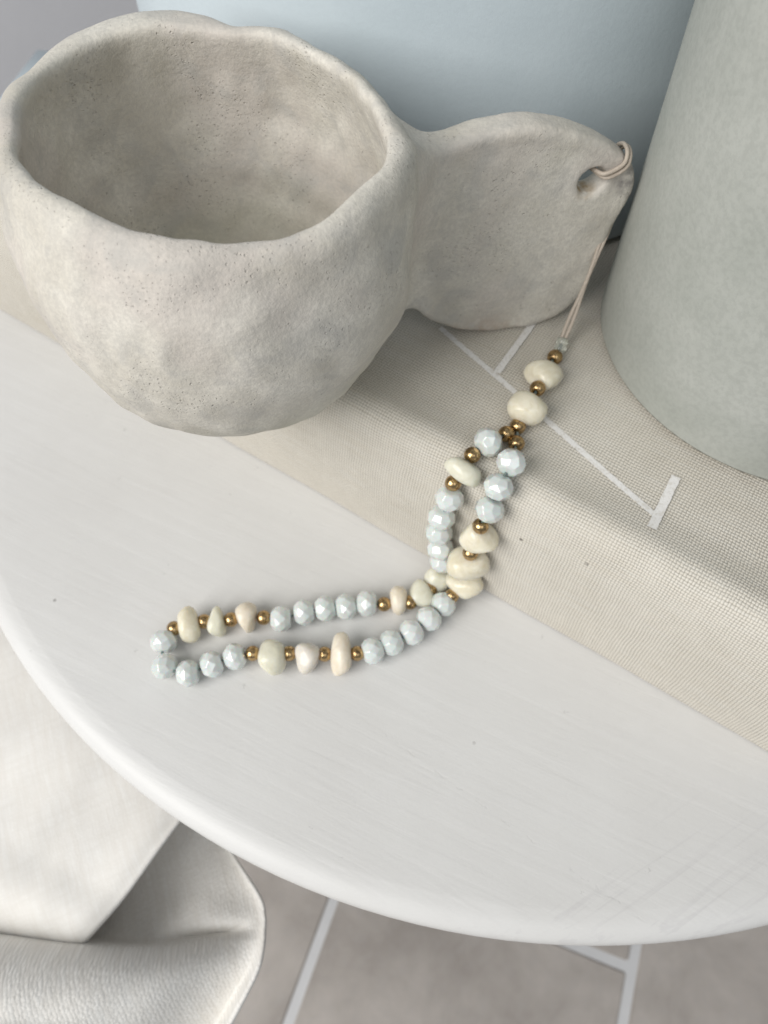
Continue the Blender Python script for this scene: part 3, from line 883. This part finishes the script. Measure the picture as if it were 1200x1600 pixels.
def locate(lst):
    P = []
    for b in lst:
        rr = {'A': AD / 2, 'G': GD / 2}.get(b[0]) or b[8] / 2
        P.append(rest(b[1], b[2], rr, 0 if b[0] != 'A' else 4.3 if b[2] > 900 else 0))
    return P


Pst, Pl, Pr = locate(stem), locate(left), locate(right)
chain_l = Pl + Pr[::-1]; list_l = left + right[::-1]
# gold beads hang between neighbours: lift them to the thread's height
def lift(lst, P):
    for i in range(1, len(P) - 1):
        if lst[i][0] == 'A':
            zt = (P[i - 1][2] + P[i + 1][2]) / 2
            if P[i][2] < zt: P[i] = at(lst[i][1], lst[i][2], zt)
    return P


Pst = lift(stem, Pst); chain_l = lift(list_l, chain_l)


def add_beads(lst, P, pre=None, post=None):
    for i, b in enumerate(lst):
        a = P[i - 1] if i > 0 else (pre if pre is not None else P[i]); c = P[i + 1] if i < len(P) - 1 else (post if post is not None else P[i])
        t = Vector(c - a).normalized()
        view = Vector(CAM - P[i]).normalized()
        x = view.cross(t)
        if x.length < 1e-4: x = t.orthogonal()
        x.normalize(); y = t.cross(x)
        if b[0] == 'A': nm, me = 'gold_bead', GOL
        elif b[0] == 'G': nm, me = 'glass_bead', RON
        else:
            k = float((P[i] - CAM) @ fw) / FPX
            sh = math.sqrt(max(0.25, 1 - t.dot(view) ** 2))
            nm, me = 'stone_bead', stone_mesh(b[3] * k / max(sh, .75), b[4] * k, b[8], b[7], b[5], m_st[b[6]])
        o = bpy.data.objects.new(nm, me); COL.objects.link(o); o.parent = strap
        M_ = Matrix((x, y, t)).transposed()
        if b[0] != 'S':
            M_ = M_ @ Matrix.Rotation(random.Random(i * 7 + int(b[1])).uniform(0, 6.28), 3, 'Z')
            tilt = random.Random(int(b[2]) * 3 + i); M_ = M_ @ Matrix.Rotation(tilt.uniform(-.12, .12), 3, 'X') @ Matrix.Rotation(tilt.uniform(-.12, .12), 3, 'Y')
        o.matrix_local = Matrix.Translation(Vector(P[i]) * MM) @ M_.to_4x4()


crimp = at(877, 539, BZ + 3.4)
add_beads(stem, Pst, pre=crimp, post=(Pl[0] + Pr[0]) / 2)
add_beads(list_l, chain_l, pre=Pst[-1], post=Pst[-1])
loop = [Vector(Pst[-1])] + [Vector(p) for p in chain_l] + [Vector(Pst[-1])]
thr = [Vector(crimp)] + [Vector(p) for p in Pst]
for nm, pp in (("thread", thr), ("thread", loop)):
    pp = [Vector(q) * MM for q in smooth_profile([tuple(p) for p in pp], 5)]
    tube(nm, pp, 0.00045, m_thread, strap, 6)
# clear crimp bead
tdir = Vector(at(900, 470, 66) - crimp).normalized()
V, F = lathe_data([(r_ * MM, z_ * MM) for r_, z_ in smooth_profile([(0.5, -2.2), (1.6, -2.1), (1.95, -1.2), (1.8, 0), (1.95, 1.1), (1.5, 2.1), (0.5, 2.2)], 4)], 20)
cb = new_mesh("crimp_bead", V, F, m_clear, True, strap)
cb.matrix_local = Matrix.Translation(Vector(crimp) * MM) @ tdir.to_track_quat('Z', 'Y').to_matrix().to_4x4()


# tan cord: two strands, through the hole, round the handle's tip twice and down to the crimp
def hp(px, py, dvv=0.0):
    u, z = face_pt(px, py); p2 = np.array([CX, CY]) + hu * u + hv * (vcen(z) - HT + dvv); return np.array([p2[0], p2[1], z])


FR, BK = -1.0, 2 * HT + 1.2
for k, (ox, oy) in enumerate(((0, 0), (9, 7))):
    q = [hp(930 + ox * .3, 276 + oy * .6, BK * .75), hp(933 + ox * .3, 273 + oy * .6, 3.2), hp(940 + ox * .4, 269 + oy * .8, FR + .2), hp(957 + ox * .5, 262 + oy * .8, FR - .2),
         hp(975 + ox * .5, 252 + oy * .6, FR * .6), hp(985 + ox * .5, 242 + oy * .4, 2.0), hp(989 + ox * .5, 246 + oy * .5, BK * .7), hp(984 + ox * .4, 264 + oy, BK + .3)]
    q += [hp(981 + k * 3, 290, BK - 1.0), hp(976 + k * 3, 322, BK * .45)]
    e0 = q[-1]; e1_ = crimp + np.array([0.45 - 0.9 * (1 - k), 0, 0.3]) + np.array(tdir) * 2.0
    for t in np.linspace(0.15, 1, 8): q.append(e0 + (e1_ - e0) * t + np.array([0, 0, -1.2 * math.sin(math.pi * t)]) + np.array([0.35 * (2 * k - 1) * math.sin(9 * t), 0, 0]))
    tube("cord", [Vector(c) * MM for c in smooth_profile([tuple(c) for c in q], 7)], 0.00060, m_cord, strap, 10)

# ================================================================== LINEN CLOTH
m_linen = mat_linen('white_linen', 1.0); m_linen_fine = mat_linen('fine_white_linen', 0.0)


def patch(name, grid, parent, n=10, mat=m_linen):
    G = [[np.array(at(*c) if len(c) == 3 else c[0]) for c in row] for row in grid]
    rows = [np.array(smooth_profile(rw, n)) for rw in G]
    cols = [np.array(smooth_profile([rw[i] for rw in rows], n)) for i in range(len(rows[0]))]
    A = np.array(cols)                      # [u][v]
    nu, nvv = A.shape[:2]
    rsn = np.random.RandomState(2)
    for amp, wl_ in ((1.2, 60), (0.4, 28)):
        for _ in range(3):
            v = rsn.normal(size=3) * 2 * math.pi / wl_ / 1.7; A[..., 2] += amp * .5 * np.sin(A @ v + rsn.uniform(0, 6.28))
    V = [tuple(A[i, j] * MM) for i in range(nu) for j in range(nvv)]
    # the weave runs flat across the cloth as it lies, 24 degrees off the table's axis
    ca, sa = math.cos(0.42), math.sin(0.42)
    UVs = [((A[i, j, 0] * ca + A[i, j, 1] * sa) * MM, (A[i, j, 1] * ca - A[i, j, 0] * sa + 0.5 * A[i, j, 2]) * MM) for i in range(nu) for j in range(nvv)]
    F = [(i * nvv + j, i * nvv + j + 1, (i + 1) * nvv + j + 1, (i + 1) * nvv + j) for i in range(nu - 1) for j in range(nvv - 1)]
    o = new_mesh(name, V, F, mat, True, parent, UVs)
    md = o.modifiers.new("thickness", 'SOLIDIFY'); md.thickness = 0.0012; md.offset = 0
    return o


cl = thing("linen_cloth", "rumpled white linen cloth draped beside the table in soft folds", "cloth", (0, 0, 0))
FL = FZ + 3
A_grid = [
    [(-420, 700, -70), (-120, 830, -60), (90, 1000, -58), (230, 1130, -58), (314, 1206, -59), (322, 1216, -66), (312, 1224, -110)],
    [(-420, 900, -66), (-120, 980, -58), (70, 1090, -56), (200, 1190, -56), (284, 1254, -58), (292, 1263, -65), (280, 1270, -115)],
    [(-420, 1100, -66), (-120, 1130, -57), (50, 1190, -55), (160, 1262, -56), (240, 1315, -58), (250, 1325, -66), (236, 1328, -118)],
    [(-420, 1280, -66), (-120, 1270, -58), (20, 1310, -56), (110, 1352, -57), (182, 1394, -61), (193, 1405, -70), (178, 1408, -118)],
    [(-420, 1450, -68), (-120, 1410, -62), (-10, 1420, -60), (60, 1440, -61), (118, 1468, -67), (128, 1479, -78), (112, 1480, -120)],
    [(-420, 1600, -104), (-120, 1560, -100), (-30, 1530, -96), (20, 1530, -98), (70, 1550, -108), (70, 1556, -120), (56, 1556, -145)],
]
B_grid = [
    [(-420, 1230, -104), (-100, 1210, -104), (120, 1190, -102), (230, 1215, -100), (290, 1240, -94), (318, 1262, -96), (326, 1270, -94), (322, 1278, -130)],
    [(-420, 1330, -106), (-100, 1320, -106), (120, 1310, -104), (230, 1315, -102), (300, 1318, -94), (352, 1328, -94), (364, 1338, -91), (356, 1340, -130)],
    [(-420, 1400, -104), (-100, 1395, -104), (120, 1390, -102), (230, 1390, -100), (310, 1385, -91), (392, 1392, -88), (405, 1404, -85), (394, 1402, -130)],
    [(-420, 1450, -96), (-100, 1446, -96), (120, 1452, -94), (230, 1450, -92), (330, 1440, -84), (402, 1428, -84), (414, 1434, -81), (402, 1432, -130)],
    [(-420, 1462, -84), (-100, 1450, -84), (120, 1468, -86), (230, 1474, -88), (345, 1458, -88), (403, 1452, -81), (414, 1458, -78), (402, 1456, -130)],
    [(-420, 1476, -66), (-100, 1460, -64), (120, 1479, -66), (240, 1486, -70), (350, 1474, -78), (400, 1477, -78), (412, 1484, -75), (400, 1484, -130)],
    [(-420, 1530, -50), (-100, 1515, -48), (110, 1520, -52), (235, 1528, -58), (335, 1516, -72), (385, 1520, -79), (402, 1522, -73), (390, 1522, -130)],
    [(-420, 1600, -44), (-100, 1590, -42), (80, 1590, -48), (200, 1596, -58), (290, 1590, -76), (345, 1588, -86), (366, 1592, -76), (354, 1592, -135)],
    [(-420, 1700, -56), (-100, 1690, -52), (50, 1690, -60), (160, 1690, -74), (240, 1690, -92), (290, 1690, -98), (312, 1690, -88), (300, 1690, -150)],
    [(-420, 1900, -150), (-100, 1880, -150), (40, 1870, -155), (130, 1860, -165), (190, 1850, -175), (230, 1850, -175), (245, 1850, -170), (235, 1850, -220)],
]
patch("upper_fold", A_grid, cl, mat=m_linen_fine); patch("lower_fold", B_grid, cl)

bpy.context.view_layer.update()
